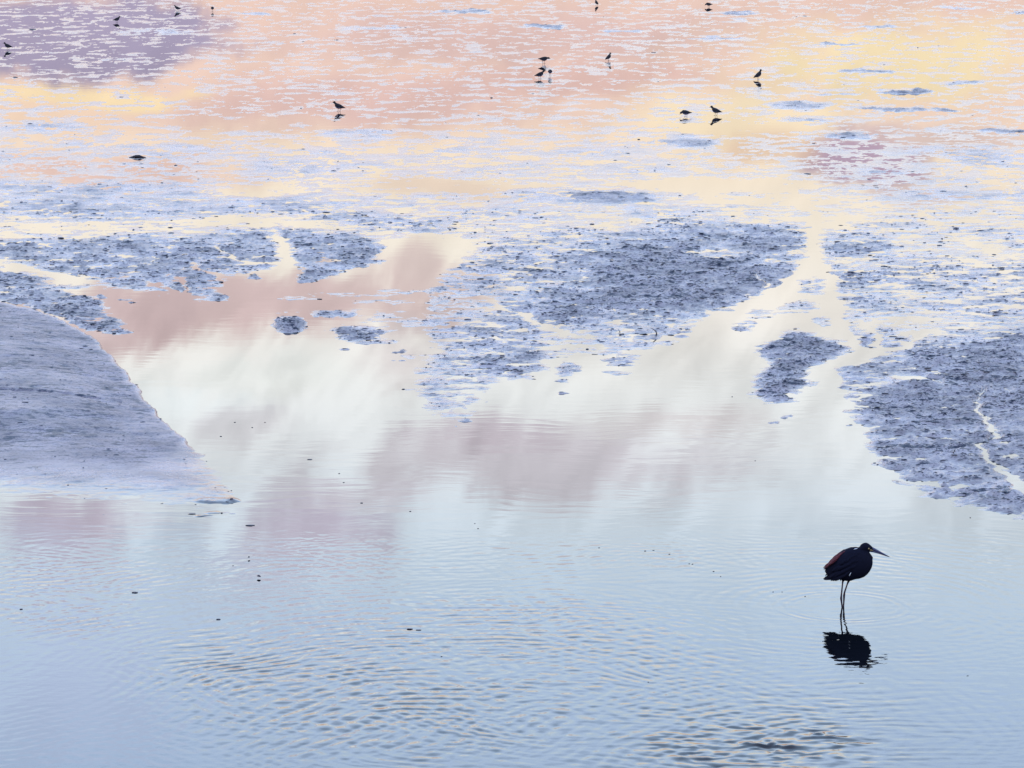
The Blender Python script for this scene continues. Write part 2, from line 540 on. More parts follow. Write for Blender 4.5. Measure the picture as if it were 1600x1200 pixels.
PATCHES_B = [
    (1060, 430, 175, 66, 1.15), (955, 308, 70, 9, 1.0), (1160, 372, 105, 22, .95), (925, 345, 76, 12, .05),
    (1125, 396, 46, 10, .42), (775, 560, 75, 34, .65), (800, 425, 100, 38, .5), (760, 360, 70, 25, .2), (705, 600, 60, 44, .5), (715, 640, 36, 16, .35),
    (710, 480, 46, 56, .35), (1000, 522, 90, 16, .55), (870, 480, 80, 30, .9), (720, 590, 50, 20, .5),
    (455, 507, 33, 17, 1.1), (530, 490, 48, 7, .7), (562, 520, 50, 15, .8), (610, 500, 60, 18, .15), (480, 465, 60, 5, -.1), (600, 473, 60, 5, -.05), (620, 455, 40, 5, -.2),
    (550, 460, 70, 4, -.1), (585, 535, 35, 4, .4), (622, 547, 26, 3.5, .8), (616, 563, 18, 2.5, .7), (648, 556, 24, 5, -.1), (452, 487, 30, 2.5, .1), (538, 547, 10, 2, .8),
    (886, 575, 24, 14, .45), (972, 562, 34, 14, .5), (966, 583, 24, 6, .3), (880, 596, 14, 4, .4), (880, 614, 8, 1.5, .9), (700, 645, 40, 12, .1), (725, 658, 18, 3, .6), (710, 668, 6, 1.5, .8),
    (925, 545, 10, 1.5, .4), (1226, 650, 17, 3, .7), (1211, 658, 11, 2.4, .7), (1327, 664, 8, 1.2, .25), (1155, 509, 30, 9, .5), (1185, 495, 34, 7, .1),
    (1270, 448, 26, 16, .3), (1255, 478, 34, 12, .2), (1286, 500, 16, 10, .1), (1200, 485, 50, 8, .15), (1346, 530, 22, 8, .8), (1400, 538, 26, 8, .5), (400, 433, 16, 3, .8), (380, 427, 20, 3.5, .5), (336, 463, 14, 7, .8),
    (190, 468, 15, 1.6, .5), (206, 473, 8, 1.4, .6), (243, 464, 10, 2, .4), (165, 463, 16, 2, .7), (110, 449, 60, 6, .3),
    (1350, 384, 52, 18, .75), (1400, 440, 100, 22, .55), (1360, 470, 40, 26, .5), (1480, 420, 120, 16, .25), (1450, 500, 80, 12, -.15), (1530, 470, 120, 26, .35), (1530, 400, 90, 10, .0),
    (1430, 520, 40, 8, -.4), (1600, 500, 90, 14, .5),
    (345, 801, 26, 3, .0), (320, 806, 20, 1.4, .0), (392, 820, 13, 2.6, .1), (345, 784, 34, 4, .1),
]
CHANNELS = [
    [(750, 462, 3), (790, 480, 4), (850, 508, 5), (876, 522, 8)],
    [(1536, 604, 0), (1528, 633, 2), (1540, 664, 4), (1553, 682, 4), (1527, 693, 3), (1542, 718, 4), (1574, 740, 6), (1602, 765, 12), (1680, 820, 26)],
    [(1392, 748, 3), (1470, 760, 3), (1560, 780, 2)],
    [(1272, 350, 5), (1270, 400, 8), (1240, 440, 10), (1150, 490, 15), (1100, 525, 26)],
    [(1280, 400, 6), (1300, 450, 8), (1308, 500, 11), (1345, 547, 9), (1400, 546, 6), (1440, 528, 3)],
    [(1398, 590, 6), (1440, 592, 3), (1470, 598, 2)],
    [(1350, 500, 3), (1362, 520, 4), (1372, 545, 6)],
    [(-200, 462, 4), (0, 473, 4), (70, 489, 4), (150, 521, 4)],
    [(232, 440, 3), (262, 452, 4), (290, 468, 5)], [(272, 430, 2), (285, 446, 3), (300, 470, 3)],
    [(340, 385, 2), (360, 402, 3), (395, 412, 2)], [(300, 412, 3), (335, 430, 4), (360, 440, 5)],
    [(1240, 300, 4), (1270, 335, 8), (1272, 360, 8)], [(1196, 446, 3), (1184, 432, 2), (1176, 424, 0)],
]


def level(px, py, X, Y):
    # wander the outlines
    wx = fbm(X * 1.6, Y * 1.6, 4, 40, 0.65) * 15.0
    wy = fbm(X * 1.3, Y * 1.2, 4, 50, 0.65) * 4.0
    qx, qy = px + wx, py + wy
    L = np.full(px.shape, -0.02, dtype=np.float32)
    L += 0.16 * sstep(py, 160, 270) - 0.06 - 0.1 * sstep(py, 240, 100)

    def blob(L, p):
        x, y, rx, ry, v = p
        d = np.sqrt(((qx - x) / (rx * 1.15)) ** 2 + ((qy - y) / (ry * 1.15)) ** 2)
        return L + (v - L) * sstep(d, 1.15, 0.45)

    def paint(L, sd, v, soft):
        return L + (v - L) * sstep(sd, -soft, soft)
    for p in PATCHES_A:
        L = blob(L, p)
    L = paint(L, poly_sd(qx, qy, WATER), -1.7, 9)
    L = paint(L, poly_sd(qx, qy, FLAT_R), 0.38, 20)
    L = paint(L, poly_sd(qx, qy, FAN), 0.75, 22)
    L = paint(L, poly_sd(qx, qy, TONGUE), 0.85, 13)
    L = paint(L, poly_sd(qx, qy, STRIP), 0.8, 15)
    L = paint(L, poly_sd(qx, qy, CENTRE), 0.42, 34)
    L = paint(L, poly_sd(qx, qy, ISLE), 1.0, 26)
    L = paint(L, poly_sd(qx, qy, SPIT), 0.7, 11)
    L = paint(L, poly_sd(qx, qy, SHORE), 1.0, 40)
    for p in PATCHES_B:
        L = blob(L, p)
    for c in CHANNELS:
        L = paint(L, line_sd(qx, qy, c), -1.2, 6)
    sb = poly_sd(px + wx * 0.35, py + wy * 0.3, BANK)
    # the bank's near side sinks gently, its right side is a clean edge
    soft = 4 + 150 * sstep(py, 690, 750) * sstep(px, 385, 290)
    kb = sstep(sb, -soft, soft)
    L = L + (1.9 - L) * kb
    return L, kb, sb


rows_py = np.concatenate([np.arange(868, 640, -1.35), np.arange(640, 330, -0.88), np.arange(330, -60, -1.1), np.arange(-60, -300, -10.0)])
xs_px = np.concatenate([np.arange(-330, -60, 6.0), np.arange(-60, 1660, 1.7), np.arange(1660, 1930, 6.0)])
rowY = np.array([at(800, v).y for v in rows_py], dtype=np.float64)
TX = (xs_px - 800) / F
nr, nc = len(rowY), len(TX)
YY = np.repeat(rowY[:, None], nc, 1)
XX = (YY * cP + CAMH * sP) * TX[None, :]
PX = np.repeat(xs_px[None, :], nr, 0).astype(np.float32)
PY = np.repeat(rows_py[:, None], nc, 1).astype(np.float32)
L, KB, SB = level(PX, PY, XX, YY)
# sediment is drawn out slightly across the slope of the flats
ca_, sa_ = math.cos(R(8)), math.sin(R(8))
XR = XX * ca_ + YY * sa_
YR = -XX * sa_ + YY * ca_
NF = fbm(XR * 1.8, YR * 1.6, 5, 3, 0.74)
NN = fbm(XR * 2.0, YR * 3.0, 4, 5, 0.85)
LOW = fbm(XR * 0.55, YR * 0.55, 2, 9, 0.6)
fb = sstep(YY, 44, 68)
N = (NF * fb * 1.1 + NN * (1 - fb) * 1.7) + 0.25 * LOW
HI = fbm(XR * 3.2, YR * 5.0, 3, 21, 0.8)
FI = perlin(XR * 13, YR * 24, 77)
solid = sstep(L + 0.35 * N + 0.35 * LOW, 0.1, 1.35)
KD = sstep(SB, 0, 14 + 190 * sstep(PY, 690, 750))
DRY = np.clip(solid * (1 - KB) + KB * KD * np.clip(0.85 + 0.4 * LOW, 0, 1), 0, 1).astype(np.float32)
SILT = 1 - sstep(KB, 0.02, 0.1) * sstep(PY, 690, 740) * (1 - sstep(SB + 42 * LOW + 20 * NN, -70, 80))
rough_amp = (0.0005 + 0.024 * solid) * (1 - 0.90 * KB) * (1 - KB * (1 - DRY))
A = 0.004 + 0.014 * sstep(L, 0.2, 1.2)
WETZ = KB * sstep(PY, 680, 725) * (1 - 0.7 * DRY)
Z = A * (L + N * (1 - 0.6 * KB) * (1 - 0.93 * WETZ)) * (1 - 0.75 * WETZ) + rough_amp * HI + 0.005 * FI * solid * (1 - 0.6 * KB) * (1 - KB * (1 - DRY))
Z += 0.10 * KB * sstep(SB, 0, 160 + 260 * sstep(PY, 640, 700)) ** (1 + 0.6 * sstep(PY, 640, 700))
# a drying crack across the bank
CR = np.abs(PY - (627 + 0.055 * PX + 3.0 * fbm(PX * 0.02, PX * 0.0 + 3, 3, 91))) * (PX < 190)
CR = np.where(PX < 190, CR, 99)
Z -= 0.03 * KB * sstep(CR, 2.2, 0.4) * np.clip(0.6 + 0.8 * perlin(PX * 0.05, PY * 0, 8), 0, 1)
# deep channels drop away
Z = np.where(L < -0.9, np.minimum(Z, -0.01), Z)
verts = np.stack([XX, YY, Z], -1).reshape(-1, 3)
Zf = Z.reshape(-1)
idx = np.arange(nr * nc).reshape(nr, nc)
quads = np.stack([idx[:-1, :-1], idx[:-1, 1:], idx[1:, 1:], idx[1:, :-1]], -1).reshape(-1, 4)
keep = Zf[quads].max(1) > -0.0008
# which mud body a face belongs to
qpx = PX.reshape(-1)[quads[:, 0]]
qpy = PY.reshape(-1)[quads[:, 0]]
ZONES = [('mud_bank', KB.reshape(-1)[quads[:, 0]] > 0.02, mud_s)]
ZONES.append(('mud_island', poly_sd(qpx, qpy, ISLE) > -18, mud))
ZONES.append(('mud_islet', (np.abs(qpx - 455) < 42) & (np.abs(qpy - 507) < 24), mud))
ZONES.append(('mud_spit', poly_sd(qpx, qpy, SHORE) > -14, mud))


def grid_mesh(name, mask, mat):
    q = quads[mask]
    used, inv = np.unique(q.reshape(-1), return_inverse=True)
    v = verts[used]
    me = bpy.data.meshes.new(name)
    me.vertices.add(len(v))
    me.vertices.foreach_set('co', v.astype(np.float32).reshape(-1))
    me.loops.add(len(inv))
    me.loops.foreach_set('vertex_index', inv.astype(np.int32).reshape(-1))
    me.polygons.add(len(q))
    me.polygons.foreach_set('loop_start', np.arange(0, len(inv), 4, dtype=np.int32))
    me.polygons.foreach_set('loop_total', np.full(len(q), 4, dtype=np.int32))
    me.polygons.foreach_set('use_smooth', np.ones(len(q), dtype=bool))
    me.update(calc_edges=True)
    at_ = me.attributes.new('dry', 'FLOAT', 'POINT')
    at_.data.foreach_set('value', DRY.reshape(-1)[used].astype(np.float32))
    at_ = me.attributes.new('silt', 'FLOAT', 'POINT')
    at_.data.foreach_set('value', SILT.reshape(-1)[used].astype(np.float32))
    me.materials.append(mat)
    o = bpy.data.objects.new(name, me)
    o['kind'] = 'structure'
    C.objects.link(o)
    return o


rest = keep.copy()
for nm, mk, mt in ZONES:
    m_ = rest & mk
    if m_.any():
        grid_mesh(nm, m_, mt)
        rest &= ~m_
grid_mesh('mud_flat', rest, mud)
print('mud faces', int(keep.sum()))

# the water sheet: one mesh, fine where wavelets run in the foreground
def pos_px(X, Y):
    """ground position -> where the photograph shows it"""
    dpt = Y * cP + CAMH * sP
    return 800 + F * X / dpt, 600 + F * (CAMH * cP - Y * sP) / dpt


gx = np.concatenate([[-3000, -900, -250, -70, -20, -9], np.arange(-5.6, 5.6, 0.0145), [9, 20, 70, 250, 900, 3000]])
gy = np.concatenate([[-3000, -900, -250, -60, 0, 14, 19], np.arange(21.6, 31.0, 0.0165), [34, 40, 60, 100, 180, 350, 800, 1600, 3000, 6000]])
WX, WY = np.meshgrid(gx, gy)
wpx, wpy = pos_px(WX, np.maximum(WY, 15))


def soft_ell(cx, cy, rx, ry, a=1.0, b_=0.3):
    return sstep(np.sqrt(((wpx - cx) / rx) ** 2 + ((wpy - cy) / ry) ** 2), a, b_)


edge = sstep(np.abs(WX), 5.5, 4.9) * sstep(WY, 21.7, 22.2) * sstep(WY, 30.8, 29.0)
wx_ = fbm(WX * 0.8, WY * 0.8, 2, 201) * 0.16
wy_ = fbm(WX * 0.8, WY * 0.8, 2, 211) * 0.16


def train(cx, cy, wl, phase=0.0, k=1.0):
    c = at(cx, cy)
    d = np.hypot(WX + wx_ * k - c.x, WY + wy_ * k - c.y)
    s_ = np.sin(2 * math.pi * d / wl + phase)
    return s_ + 0.25 * np.sin(4 * math.pi * d / wl + 2 * phase + 0.6)


zone = np.maximum(soft_ell(700, 1070, 700, 200), soft_ell(1120, 1150, 520, 150))
zone = np.maximum(zone, 0.34 * soft_ell(1350, 1110, 460, 180))
zone = np.maximum(zone, 0.17)
zone = np.maximum(zone, 0.35 * soft_ell(120, 930, 300, 120))
zone = zone * np.clip(0.9 + 0.55 * fbm(WX * 0.5, WY * 0.45, 2, 221), 0.35, 1.4)
patchy = lambda sd: np.clip(0.6 + 0.9 * fbm(WX * 1.1, WY * 1.1, 2, sd), 0, 1.6)
WH = 0.00062 * train(690, 1150, 0.125) * patchy(231)
WH += 0.00058 * train(-250, 1010, 0.115, 1.0) * patchy(241)
WH += 0.00055 * train(1317, 940, 0.12, 2.0) * patchy(251)
WH += 0.00055 * train(1500, 1240, 0.14, 0.5) * patchy(261)
WH += 0.0015 * fbm(WX * 5.4 + wx_ * 4, WY * 7.5 + wy_ * 4, 2, 271, 0.5)
WH *= zone * 1.45
chopm = soft_ell(1185, 1172, 230, 66, 1.0, 0.35) + 0.09 * soft_ell(800, 1060, 300, 80)
spots = np.clip(fbm(WX * 2.6, WY * 2.2, 3, 281, 0.6) * 1.5 + 0.35, 0.08, 1.5)
WH += chopm * spots * (0.0210 * fbm(WX * 5.5 + wx_ * 5, WY * 9.5 + wy_ * 5, 2, 291, 0.55))
WH = WH * edge
nwy, nwx = WX.shape
wi = np.arange(nwy * nwx).reshape(nwy, nwx)
wq = np.stack([wi[:-1, :-1], wi[:-1, 1:], wi[1:, 1:], wi[1:, :-1]], -1).reshape(-1, 4).astype(np.int32)
me = bpy.data.meshes.new('water')
me.vertices.add(nwx * nwy)
me.vertices.foreach_set('co', np.stack([WX, WY, WH], -1).astype(np.float32).reshape(-1))
me.loops.add(wq.size)
me.loops.foreach_set('vertex_index', wq.reshape(-1))
me.polygons.add(len(wq))
me.polygons.foreach_set('loop_start', np.arange(0, wq.size, 4, dtype=np.int32))
me.polygons.foreach_set('loop_total', np.full(len(wq), 4, dtype=np.int32))
me.update(calc_edges=True)
wat = link('water', me, mw)
wat['kind'] = 'structure'
print('water faces', len(wq))


# ground height lookup for things that stand on the mud
def ground_z(px, py):
    i = int(np.argmin(np.abs(rows_py - py)))
    j = int(np.argmin(np.abs(xs_px - px)))
    return max(0.0, float(Z[i, j]))


# ------------------------------------------------------------------ clods on the mud (stuff)
clod_mat = simple('dark_wet_clod', (0.022, 0.030, 0.052), 0.5, 0.5, 60)
bm = bmesh.new()
bmesh.ops.create_icosphere(bm, subdivisions=1, radius=1.0)
ico_v = np.array([v.co[:] for v in bm.verts])
ico_f = np.array([[v.index for v in f.verts] for f in bm.faces])
bm.free()
vv, ff = [], []
cnt = 0
tries = 0
Lflat = L
while cnt < 9000 and tries < 400000:
    tries += 1
    i = random.randrange(nr)
    j = random.randrange(nc)
    if rows_py[i] < 20:
        continue
    s_ = float(solid[i, j])
    if Z[i, j] < 0 or random.random() > ((0.08 + 0.9 * s_) if rows_py[i] > 330 else (0.006 + 0.22 * s_)) * (0.06 if KB[i, j] > 0.5 else 1.0):
        continue
    # clods gather in drifts
    if N[i, j] < random.uniform(-0.3, 0.6):
        continue
    sz = px_size(rows_py[i]) * random.choice([0.5, 0.6, 0.6, 0.8, 0.8, 1.0, 1.0, 1.5])
    o = ico_v * (rng.uniform(0.7, 1.2, (12, 1)))
    an = random.uniform(-0.4, 0.4)
    sx, sy, szz = sz * random.uniform(1.0, 4.6), sz * random.uniform(0.8, 2.0), sz * random.uniform(0.35, 0.8)
    o = o * np.array([sx, sy, szz])
    o = np.stack([o[:, 0] * math.cos(an) - o[:, 1] * math.sin(an), o[:, 0] * math.sin(an) + o[:, 1] * math.cos(an), o[:, 2]], -1)
    o = o + np.array([XX[i, j], YY[i, j], Z[i, j] + szz * 0.2])
    vv.append(o)
    ff.append(ico_f + 12 * cnt)
    cnt += 1
me = bpy.data.meshes.new('mud_clods')
me.from_pydata(np.concatenate(vv).tolist(), [], np.concatenate(ff).tolist())
o = link('mud_clods', me, clod_mat)
o['kind'] = 'stuff'


# ------------------------------------------------------------------ bird building blocks
def loft(bm, stations, nseg=16, mat=0):
    """stations: list of (centre Vector, half width y, half height in the plane, tilt angle in xz)"""
    rings_ = []
    for (c, wy, hz, tilt) in stations:
        ring = []
        for k in range(nseg):
            a = 2 * math.pi * k / nseg
            yy = math.cos(a) * wy
            zz = math.sin(a) * hz
            ring.append(bm.verts.new((c[0] - zz * math.sin(tilt), c[1] + yy, c[2] + zz * math.cos(tilt))))
        rings_.append(ring)
    for a, b_ in zip(rings_[:-1], rings_[1:]):
        for k in range(nseg):
            f = bm.faces.new((a[k], a[(k + 1) % nseg], b_[(k + 1) % nseg], b_[k]))
            f.material_index = mat
    f1 = bm.faces.new(rings_[0][::-1])
    f2 = bm.faces.new(rings_[-1])
    f1.material_index = f2.material_index = mat


def tube(bm, pts, radii, nseg=8, mat=0):
    pts = [Vector(p) for p in pts]
    prev = None
    first = None
    for i, (p, r) in enumerate(zip(pts, radii)):
        d = (pts[min(i + 1, len(pts) - 1)] - pts[max(i - 1, 0)]).normalized()
        u = d.cross(Vector((0, 1, 0)))
        if u.length < 1e-3:
            u = d.cross(Vector((1, 0, 0)))
        u.normalize()
        v = d.cross(u)
        ring = [bm.verts.new(p + u * math.cos(2 * math.pi * k / nseg) * r + v * math.sin(2 * math.pi * k / nseg) * r) for k in range(nseg)]
        if prev:
            for k in range(nseg):
                f = bm.faces.new((prev[k], prev[(k + 1) % nseg], ring[(k + 1) % nseg], ring[k]))
                f.material_index = mat
        else:
            first = ring
        prev = ring
    bm.faces.new(first[::-1]).material_index = mat
    bm.faces.new(prev).material_index = mat


def remeshed(name, bm, voxel, smooth_it=3):
    bmesh.ops.recalc_face_normals(bm, faces=bm.faces)
    me = bpy.data.meshes.new(name + '_raw')
    bm.to_mesh(me)
    bm.free()
    o = bpy.data.objects.new('tmp', me)
    C.objects.link(o)
    m = o.modifiers.new('r', 'REMESH')
    m.mode = 'VOXEL'
    m.voxel_size = voxel
    m2 = o.modifiers.new('s', 'SMOOTH')
    m2.iterations = smooth_it
    m2.factor = 0.5
    dg = bpy.context.evaluated_depsgraph_get()
    out = bpy.data.meshes.new_from_object(o.evaluated_get(dg))
    out.name = name
    bpy.data.objects.remove(o)
    bpy.data.meshes.remove(me)
    return out


def add_to_mesh(me, fn):
    bm = bmesh.new()
    bm.from_mesh(me)
    fn(bm)
    bm.to_mesh(me)
    bm.free()


def feather(bm, p0, p1, width, up, cup=0.15, n=5, mat=0, thick=0.0012):
    """a blade from root p0 to tip p1 with rounded tip, slightly thick, its middle raised along `up`"""
    p0, p1, up = Vector(p0), Vector(p1), Vector(up).normalized()
    d = p1 - p0
    side = d.cross(up).normalized()
    prof = [0.35, 0.8, 1.0, 0.95, 0.7, 0.12]
    top, bot = [], []
    for i, w_ in enumerate(prof):
        f = i / (len(prof) - 1)
        c = p0 + d * f + up * (math.sin(f * math.pi) * d.length * 0.06)
        hw = width * w_ * 0.5
        row = [c - side * hw, c + up * hw * cup * 2, c + side * hw]
        top.append([bm.verts.new(q + up * thick) for q in row])
        bot.append([bm.verts.new(q - up * thick) for q in row])
    def fc(*v):
        bm.faces.new(v).material_index = mat
    for i in range(len(prof) - 1):
        for k in range(2):
            fc(top[i][k], top[i][k + 1], top[i + 1][k + 1], top[i + 1][k])
            fc(bot[i][k], bot[i + 1][k], bot[i + 1][k + 1], bot[i][k + 1])
        fc(top[i][0], top[i + 1][0], bot[i + 1][0], bot[i][0])
        fc(top[i][2], bot[i][2], bot[i + 1][2], top[i + 1][2])
    fc(top[0][0], bot[0][0], bot[0][1], top[0][1])
    fc(top[0][1], bot[0][1], bot[0][2], top[0][2])
    fc(top[-1][0], top[-1][1], bot[-1][1], bot[-1][0])
    fc(top[-1][1], top[-1][2], bot[-1][2], bot[-1][1])


# ------------------------------------------------------------------ the heron
slate = simple('slate_plumage', (0.0035, 0.004, 0.013), 0.8, 0.5, 60, 0.10)
rust = simple('rusty_plume', (0.075, 0.013, 0.020), 0.75, 0.5, 50, 0.2)
legm = simple('heron_leg_skin', (0.020, 0.012, 0.028), 0.5, 0.4, 80, 0.3)
beakm = simple('slate_beak', (0.028, 0.030, 0.085), 0.35, 0.3, 60, 0.5)
yellow = simple('yellow_lore', (0.30, 0.22, 0.10), 0.6, 0.3, 60, 0.3)
white = simple('white_plume', (0.55, 0.57, 0.62), 0.7, 0.1, 60, 0.3)
black = simple('eye_black', (0.01, 0.01, 0.01), 0.1, 0.1, 60, 0.5)

HS = px_size(948)            # metres per pixel at the heron


def hp(x, y, dep=0.0):
    """photo point -> heron's own side plane (local x to the right, z up)"""
    return Vector(((x - 1317) * HS, dep, (948 - y) * HS / math.cos(R(12.8))))


heron = empty('heron', HERON)
tag(heron, 'large dark slate heron with hunched neck and long dagger beak standing in the shallow water', 'heron')
# silhouette: x, top y, bottom y, half width in px
prof = [(1288.5, 887.5, 894, 2), (1292, 884.5, 899, 5), (1296, 879.5, 903, 8), (1301, 873, 902.5, 11), (1307, 866.5, 903.5, 13.5),
        (1314, 861, 906, 15), (1321, 857.5, 908, 16), (1328, 855, 908, 16), (1335, 854.5, 905.5, 15), (1342, 855.5, 904.5, 13.5),
        (1349, 858, 902, 12), (1354, 861.5, 898, 10), (1358, 865.5, 893, 8), (1361, 870.5, 887, 5.5), (1362.3, 875, 882, 2.5)]
bm = bmesh.new()
loft(bm, [((hp(x, (a + b_) / 2)), wd * HS, (b_ - a) / 2 * HS * 1.02, 0) for x, a, b_, wd in prof], 24)
# head and folded neck
hd = [(1340, 862, 6, 5), (1344, 857, 6, 6.5), (1348, 855.5, 5.8, 7.2), (1352, 855.0, 5.6, 7.2), (1356, 855.8, 5, 6.2), (1359.5, 857.3, 4, 4.6), (1362.5, 858.8, 2.6, 3.2)]
loft(bm, [(hp(x, y), wd * HS, h_ * HS, 0) for x, y, wd, h_ in hd], 16)
tube(bm, [hp(1343, 864), hp(1352, 866), hp(1357, 872), hp(1355, 884)], [6 * HS, 6.5 * HS, 6 * HS, 5 * HS], 12)
# thighs
tube(bm, [hp(1316.5, 903, -3.5 * HS), hp(1315.8, 911, -3.5 * HS)], [3.0 * HS, 0.9 * HS], 8)
tube(bm, [hp(1327, 904, 3.5 * HS), hp(1324.6, 913, 3.5 * HS)], [3.2 * HS, 0.9 * HS], 8)
hm = remeshed('body', bm, 0.0045, 3)


def heron_legs(bm):
    nm = 1
    for side, pts in ((-3.5, [(1316, 906), (1315, 918), (1313.9, 930), (1313.7, 934), (1314.6, 941), (1315.6, 948), (1316.2, 970)]),
                      (3.5, [(1325.4, 908), (1322.5, 917), (1319.6, 926), (1318.9, 931), (1318.7, 940), (1318.2, 948), (1317.6, 970)])):
        rr = [1.35, 1.15, 1.35, 1.8, 1.25, 1.25, 1.2]
        tube(bm, [hp(x, y, side * HS) for x, y in pts], [r * HS for r in rr], 8, nm)
        # toes on the bottom under the water
        foot = hp(*pts[-1], side * HS)
        for an in (0, 0.6, -0.6, math.pi):
            tip = foot + Vector((math.cos(an) * 0.06, math.sin(an) * 0.06, -0.004))
            tube(bm, [foot, tip], [0.8 * HS, 0.3 * HS], 6, nm)


add_to_mesh(hm, heron_legs)
hb = link('body', hm, [slate, legm], heron)
# wings: rows of overlapping feathers on both flanks
for s in (-1, 1):
    bm = bmesh.new()
    for row, (x0, x1, n, ln, wd) in enumerate([(1340, 1312, 8, 13, 6), (1338, 1303, 9, 16, 6), (1334, 1300, 9, 20, 5.5), (1326, 1300, 7, 24, 5)]):
        for k in range(n):
            f = k / (n - 1)
            # feather root lies on the flank of the body
            x = x0 + (x1 - x0) * f * 0.8
            y = 862 + row * 9 + f * 11 + random.uniform(-1, 1)
            # flank half-width there
            for a_, b2 in zip(prof[:-1], prof[1:]):
                if a_[0] <= x <= b2[0]:
                    tt = (x - a_[0]) / (b2[0] - a_[0])
                    top_, bot_, ww = [a_[q] + (b2[q] - a_[q]) * tt for q in (1, 2, 3)]
                    break
            cy = (top_ + bot_) / 2
            hh = (bot_ - top_) / 2
            u = max(-0.95, min(0.95, (y - cy) / hh))
            dep = s * ww * math.sqrt(1 - u * u) * HS * 1.03
            xe = x - ln * 0.80
            ye = min(y + ln * 0.62, 905)
            dep2 = dep * (0.82 if xe > 1293 else 0.4)
            feather(bm, hp(x, y, dep), hp(xe, ye, dep2), wd * HS, (0, s, 0.15), 0.2)
    me = bpy.data.meshes.new('wing')
    bm.to_mesh(me)
    bm.free()
    link('wing', me, slate, heron)
# rusty back plumes trailing over the tail
bm = bmesh.new()
for k in range(40):
    f = k / 39
    x = 1319 - 22 * f + random.uniform(-1, 1)
    y = 858.8 + 20 * f ** 1.2
    dep = random.uniform(-10, 8) * HS
    ln = random.uniform(15, 22) * (1 - 0.35 * f)
    feather(bm, hp(x, y - 0.4 + abs(dep / HS) * 0.3, dep), hp(x - ln * 0.72, y + ln * 0.72 + 0.5, dep * 1.2), 3.4 * HS, (-0.6, 0, 0.8), 0.2)
me = bpy.data.meshes.new('back_plumes')
bm.to_mesh(me)
bm.free()
link('back_plumes', me, rust, heron)['label'] = 'rusty maroon plumes along the back'
bm = bmesh.new()
for (xa, ya, xb, yb) in [(1296, 886, 1286.5, 889.5), (1297, 888, 1288, 893), (1298, 891, 1289, 900), (1300, 893, 1292, 902.5), (1303, 893, 1297, 905), (1311, 898, 1305, 904), (1318, 901, 1312, 907)]:
    for dd in (-4, -1, 2, 4):
        feather(bm, hp(xa, ya, dd * HS), hp(xb + random.uniform(-0.6, 0.6), yb + random.uniform(-1, 0.6), dd * 0.8 * HS), 3.4 * HS, (-0.3, 0, 1), 0.2)
me = bpy.data.meshes.new('tail')
bm.to_mesh(me)
bm.free()
link('tail', me, slate, heron)
# pale plume edges
for pa, pb, wd_, up_ in ((hp(1338, 856.3, -5 * HS), hp(1332, 857.2, -7 * HS), 1.3, (0, -0.4, 1)),
                         (hp(1327.5, 891, -16.4 * HS), hp(1324.4, 897, -15.3 * HS), 1.1, (0, -1, 0.2))):
    bm = bmesh.new()
    feather(bm, pa, pb, wd_ * HS, up_, 0.2)
    me = bpy.data.meshes.new('pale_plume')
    bm.to_mesh(me)
    bm.free()
    link('pale_plume', me, white, heron)['label'] = 'pale edged plume'
# beak: two mandibles
bk = []
bm = bmesh.new()
tube(bm, [hp(1358, 856.8), hp(1363, 858.2), hp(1372, 862.4), hp(1381, 866.8), hp(1389.6, 870.6)], [3.0 * HS, 2.5 * HS, 1.7 * HS, 1.05 * HS, 0.15 * HS], 10)
me = bpy.data.meshes.new('upper_beak')
bm.to_mesh(me)
bm.free()
link('upper_beak', me, beakm, heron)
bm = bmesh.new()
tube(bm, [hp(1358, 860.5), hp(1363, 861.6), hp(1372, 864.4), hp(1381, 867.8), hp(1388, 870.6)], [2.2 * HS, 1.7 * HS, 1.2 * HS, 0.8 * HS, 0.12 * HS], 10)
me = bpy.data.meshes.new('lower_beak')
bm.to_mesh(me)
bm.free()
link('lower_beak', me, beakm, heron)
for s in (-1, 1):
    bm = bmesh.new()
    bmesh.ops.create_uvsphere(bm, u_segments=12, v_segments=8, radius=1.3 * HS)
    bmesh.ops.translate(bm, verts=bm.verts, vec=hp(1355.5, 856.5, s * 4.6 * HS))
    me = bpy.data.meshes.new('eye')
    bm.to_mesh(me)
    bm.free()
    link('eye', me, yellow, heron)
    bm = bmesh.new()
    loft(bm, [(hp(1356.5, 858, s * 3.6 * HS), 0.6 * HS, 0.9 * HS, 0), (hp(1359, 858.8, s * 3.2 * HS), 1.0 * HS, 1.3 * HS, 0), (hp(1362.5, 859.8, s * 2.0 * HS), 0.5 * HS, 0.5 * HS, 0)], 8)
    me = bpy.data.meshes.new('lore')
    bm.to_mesh(me)
    bm.free()
    link('lore', me, yellow, heron)

# ------------------------------------------------------------------ sandpipers
sp_mat = simple('sandpiper_back', (0.020, 0.019, 0.022), 0.8, 0.5, 150, 0.2)
sp_wing = simple('sandpiper_wing', (0.016, 0.015, 0.02), 0.8, 0.5, 150, 0.2)
sp_belly = simple('sandpiper_belly', (0.09, 0.09, 0.16), 0.8, 0.3, 100, 0.2)
sp_leg = simple('sandpiper_leg', (0.015, 0.014, 0.016), 0.6, 0.3, 100, 0.3)


